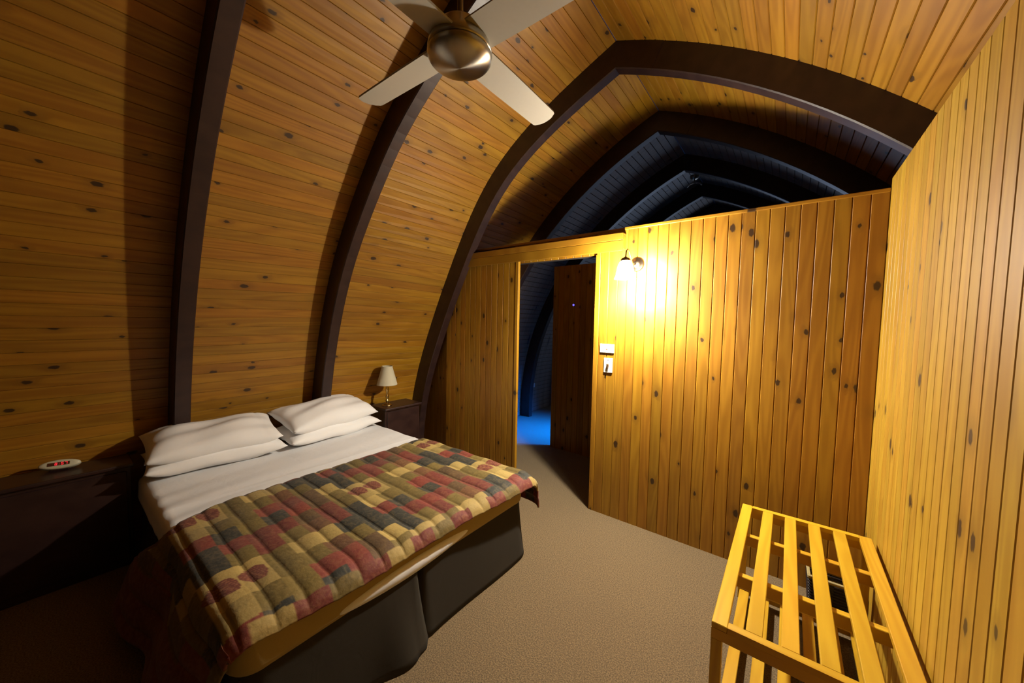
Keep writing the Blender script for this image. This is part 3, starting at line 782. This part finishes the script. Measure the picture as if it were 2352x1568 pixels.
# ------------------------------------------------------------------ bedside tables, lamp, clock
def bedside(label, y0, y1, x0, x1, top):
    t = thing('bedside_table', label, 'table', ((x0+x1)/2, (y0+y1)/2, 0), group='dark bedside tables')
    hx, hy = (x1-x0)/2, (y1-y0)/2
    boxo('table_top', (-hx, hx+0.015, -hy, hy, top-0.022, top), TABLE, t, 0.006, 2)
    boxo('carcass', (-hx+0.0, hx-0.012, -hy+0.012, hy-0.012, 0.0, top-0.022), TABLE, t, 0.003)
    boxo('front_panel', (hx-0.014, hx-0.002, -hy+0.03, hy-0.03, 0.05, top-0.045), TABLE, t, 0.003)
    return t
bedside('dark wooden bedside table under the digital clock', -0.36, 0.275, -3.27, -3.045, 0.62)
bedside('dark wooden bedside table under the small lamp', 1.908, 2.330, -3.25, -2.985, 0.644)
lx, ly, lz = -3.107, 2.012, 0.644
lamp = thing('table_lamp', 'small unlit table lamp with brass turned stem and cream tapered shade', 'lamp', (lx, ly, lz)); lamp.scale = (0.965,)*3
lathe_o('lamp_base', [(0.0, 0.0), (0.048, 0.0), (0.050, 0.006), (0.040, 0.012), (0.022, 0.018), (0.014, 0.030)], BRASS, lamp, 32, False)
lathe_o('stem', [(0.013, 0.028), (0.010, 0.036), (0.019, 0.048), (0.019, 0.056), (0.009, 0.066), (0.013, 0.080), (0.017, 0.095), (0.012, 0.108), (0.010, 0.125), (0.014, 0.150), (0.014, 0.175), (0.009, 0.205), (0.008, 0.232)], BRASS, lamp, 24)
pr = [(0.100, 0.215), (0.101, 0.221), (0.099, 0.223), (0.052, 0.400), (0.053, 0.404), (0.051, 0.406)]
bm = bmesh.new(); lathe(bm, pr+[(r-0.002, z) for r, z in pr[::-1]], 48); bmobj('lamp_shade', bm, SHADE, lamp, True)
bm = bmesh.new()
for k in range(3):
    a = k*2*math.pi/3; tube(bm, [(0, 0, 0.228), (0.05*math.cos(a), 0.05*math.sin(a), 0.31), (0.0515*math.cos(a), 0.0515*math.sin(a), 0.395)], 0.0012, 6)
bmobj('shade_carrier', bm, BRASS, lamp, True)

ck = thing('digital_clock', 'cream oval digital clock with red figures on the dark table', 'clock', (-3.19, 0.005, 0.62), rz=0)
def ellipse_body():
    bm = bmesh.new(); n = 40; A, B = 0.078, 0.026; rings = []
    for x, k in ((-0.028, 0.80), (-0.012, 0.97), (0.004, 1.0), (0.012, 0.97), (0.017, 0.88), (0.019, 0.70), (0.0195, 0.3)):
        rings.append([bm.verts.new((x, A*k*math.cos(2*math.pi*i/n)*1.0, B*k*math.sin(2*math.pi*i/n))) for i in range(n)])
    for a, b in zip(rings, rings[1:]):
        for i in range(n): bm.faces.new((a[i], a[(i+1) % n], b[(i+1) % n], b[i]))
    bm.faces.new(rings[0][::-1]); bm.faces.new(rings[-1]); return bm
ROT = Matrix.Rotation(math.radians(-16), 4, 'Z') @ Matrix.Rotation(math.radians(-32), 4, 'Y')
CKM = Matrix.Translation((0, 0, 0.030)) @ ROT
b = bmobj('clock_body', ellipse_body(), CLOCKW, ck, True); b.matrix_local = CKM
d = boxo('display', (0.0150, 0.0212, -0.041, 0.040, -0.0085, 0.0095), DISPLAY, ck, 0.0008); d.matrix_local = CKM
bm = bmesh.new()
SEGS = {'8': 'abcdefg', '5': 'acdfg', '7': 'abc'}
def digit(bm, ch, yc):
    w, h, t = 0.0085, 0.0135, 0.0017; zc = 0.0005
    R = dict(a=(yc-w/2, yc+w/2, zc+h/2-t, zc+h/2), d=(yc-w/2, yc+w/2, zc-h/2, zc-h/2+t), g=(yc-w/2, yc+w/2, zc-t/2, zc+t/2),
             f=(yc-w/2, yc-w/2+t, zc, zc+h/2), e=(yc-w/2, yc-w/2+t, zc-h/2, zc), b=(yc+w/2-t, yc+w/2, zc, zc+h/2), c=(yc+w/2-t, yc+w/2, zc-h/2, zc))
    for s in SEGS[ch]:
        y0, y1, z0, z1 = R[s]; box(bm, 0.0212, 0.0217, y0, y1, z0, z1)
digit(bm, '8', -0.010); digit(bm, '5', 0.013); digit(bm, '7', 0.027)
for zz in (-0.003, 0.004): box(bm, 0.0212, 0.0217, 0.0008, 0.0022, zz-0.0008, zz+0.0008)
bmobj('digits', bm, RED, d)
f_ = boxo('clock_foot', (-0.02, 0.016, -0.035, 0.035, 0.0, 0.012), TABLE, ck, 0.003, 2)
f_.rotation_euler = (0, 0, math.radians(-16))

# ------------------------------------------------------------------ luggage bench
bx0, bx1, by0, by1, bz = -0.157, 0.350, 1.310, 2.308, 0.520
bench = thing('luggage_bench', 'slatted pale pine luggage bench with a lower shelf, against the wall of upright boards', 'bench', ((bx0+bx1)/2, (by0+by1)/2, 0))
bc = Vector(((bx0+bx1)/2, (by0+by1)/2, 0))
def bs(name, p, q, w, t, bev=0.002): return stick(name, Vector(p)-bc, Vector(q)-bc, w, t, BENCH, bench, bev)
sw = 0.045; px = (bx1-bx0-sw)/5
for k in range(6):
    xx = bx0+sw/2+k*px
    if k in (0, 5): bs('slat', (xx, by0, bz-0.010), (xx, by1, bz-0.010), sw, 0.020)
    else: bs('slat', (xx, by0+0.029, bz-0.010), (xx, by1-0.029, bz-0.010), sw, 0.020)
for yy, nm in ((by0+0.0145, 'end_rail'), (by1-0.0145, 'end_rail')):
    bs(nm, (bx0+sw+0.0005, yy, bz-0.010), (bx1-sw-0.0005, yy, bz-0.010), 0.029, 0.020, 0.0004)
for yy in (by0+0.0145, by1-0.0145): bs('apron', (bx0, yy, bz-0.0375), (bx1, yy, bz-0.0375), 0.029, 0.035, 0.0004)
for yy in (1.668, 2.012): bs('cross_rail', (bx0+0.03, yy, bz-0.045), (bx1-0.03, yy, bz-0.045), 0.028, 0.049)
for xx in (bx0+0.015, bx1-0.015): bs('side_rail', (xx, by0+0.03, bz-0.0375), (xx, by1-0.03, bz-0.0375), 0.028, 0.034)
for xx in (bx0+0.016, bx1-0.016):
    for yy in (by0+0.016, by1-0.016): bs('leg', (xx, yy, 0.0), (xx, yy, bz-0.055), 0.032, 0.032)
sz0 = 0.055
for k in range(6):
    xx = bx0+0.010+0.022+k*0.0888
    bs('shelf_slat', (xx, by0+0.034, sz0-0.008), (xx, by1-0.034, sz0-0.008), 0.044, 0.016)
for yy in (by0+0.018, by1-0.018): bs('shelf_end_rail', (bx0+0.033, yy, sz0-0.012), (bx1-0.033, yy, sz0-0.012), 0.028, 0.024)
for yy in (1.635, 1.975): bs('shelf_rail', (bx0+0.02, yy, sz0-0.030), (bx1-0.02, yy, sz0-0.030), 0.026, 0.026)

# dark basket with pale rim between bench and partition
bk = thing('waste_basket', 'black woven basket with a pale rim, on the carpet behind the slatted bench', 'basket', (0.238, 2.452, 0), rz=0.03)
def basket():
    hw, hd, H = 0.098, 0.075, 0.20
    bm = bmesh.new(); n = 13
    for k in range(n):
        z = 0.006+k*(H-0.012)/(n-1); s = 0.86+0.14*k/(n-1); a, b = hw*s, hd*s; r = 0.0062
        pts = [(-a, -b, z), (0, -b-0.002, z), (a, -b, z), (a+0.001, 0, z), (a, b, z), (0, b+0.002, z), (-a, b, z), (-a-0.001, 0, z), (-a, -b, z)]
        for p, q in zip(pts, pts[1:]): tube(bm, [p, q], r, 6)
    o = bmobj('weave', bm, BASKET, bk, True); o['kind'] = 'stuff'
    boxo('bottom', (-hw*0.85, hw*0.85, -hd*0.85, hd*0.85, 0.0, 0.008), BASKET, bk)
    bm = bmesh.new()
    for b in ((-hw-0.006, hw+0.006, -hd-0.006, -hd+0.008, H-0.004, H+0.012), (-hw-0.006, hw+0.006, hd-0.008, hd+0.006, H-0.004, H+0.012),
              (-hw-0.006, -hw+0.008, -hd+0.0081, hd-0.0081, H-0.004, H+0.012), (hw-0.008, hw+0.006, -hd+0.0081, hd-0.0081, H-0.004, H+0.012)): box(bm, *b, bev=0.003)
    o = bmobj('rim', bm, BRIM, bk); o['label'] = 'pale rim'
    bm = bmesh.new()
    for k in range(7):
        z = 0.09+0.012*k; tube(bm, [(-hw*0.85, hd*0.8, z), (0, hd*0.84, z+0.003), (hw*0.85, hd*0.8, z)], 0.003, 6)
    bmobj('inner_rods', bm, BASKET, bk, True)
basket()

# ------------------------------------------------------------------ small things in the dark room
t = thing('indicator_light', 'tiny glowing blue indicator light on the brown inner wall seen through the doorway', 'light', (-1.938, YI, 1.692))
boxo('housing', (-0.014, 0.014, -0.010, 0.001, -0.014, 0.014), plain('brown_plastic', (0.12, 0.06, 0.03), 0.5), t, 0.003, 2)
bm = bmesh.new(); bmesh.ops.create_uvsphere(bm, u_segments=12, v_segments=8, radius=0.011); l_ = bmobj('led', bm, BLUE, t, True); l_.location = (0, -0.011, 0)
yy = 4.86; zz = 1.5-0.218*yy; xx = float(np.interp(zz, LC[:, 1], LC[:, 0]))
t = thing('power_outlet', 'small white power outlet low on the dark boards beyond the doorway', 'outlet', (xx, yy, zz))
boxo('plate', (-0.002, 0.010, -0.057, 0.057, -0.034, 0.034), WHITE_PL, t, 0.003, 2)
for s in (-0.026, 0.026): boxo('socket_switch', (0.0095, 0.014, s-0.007, s+0.007, 0.008, 0.022), WHITE_PL, t, 0.001)
t = thing('ceiling_fitting', 'small metal ceiling fitting with curved arms at the ridge of the dark room', 'light', (RX, 5.1, 3.37))
lathe_o('rose', [(0.0, -0.03), (0.03, -0.028), (0.05, -0.01), (0.055, 0.02)], STEEL, t, 24, False)
bm = bmesh.new(); tube(bm, [(0, 0, -0.02), (0, 0, -0.075)], 0.008, 8)
bmobj('stem', bm, STEEL, t, True)
for s in (-1, 1):
    bm = bmesh.new(); tube(bm, [(0, 0, -0.07), (s*0.03, 0, -0.072), (s*0.06, 0, -0.082), (s*0.085, 0, -0.11)], 0.008, 8); bmobj('arm', bm, STEEL, t, True)
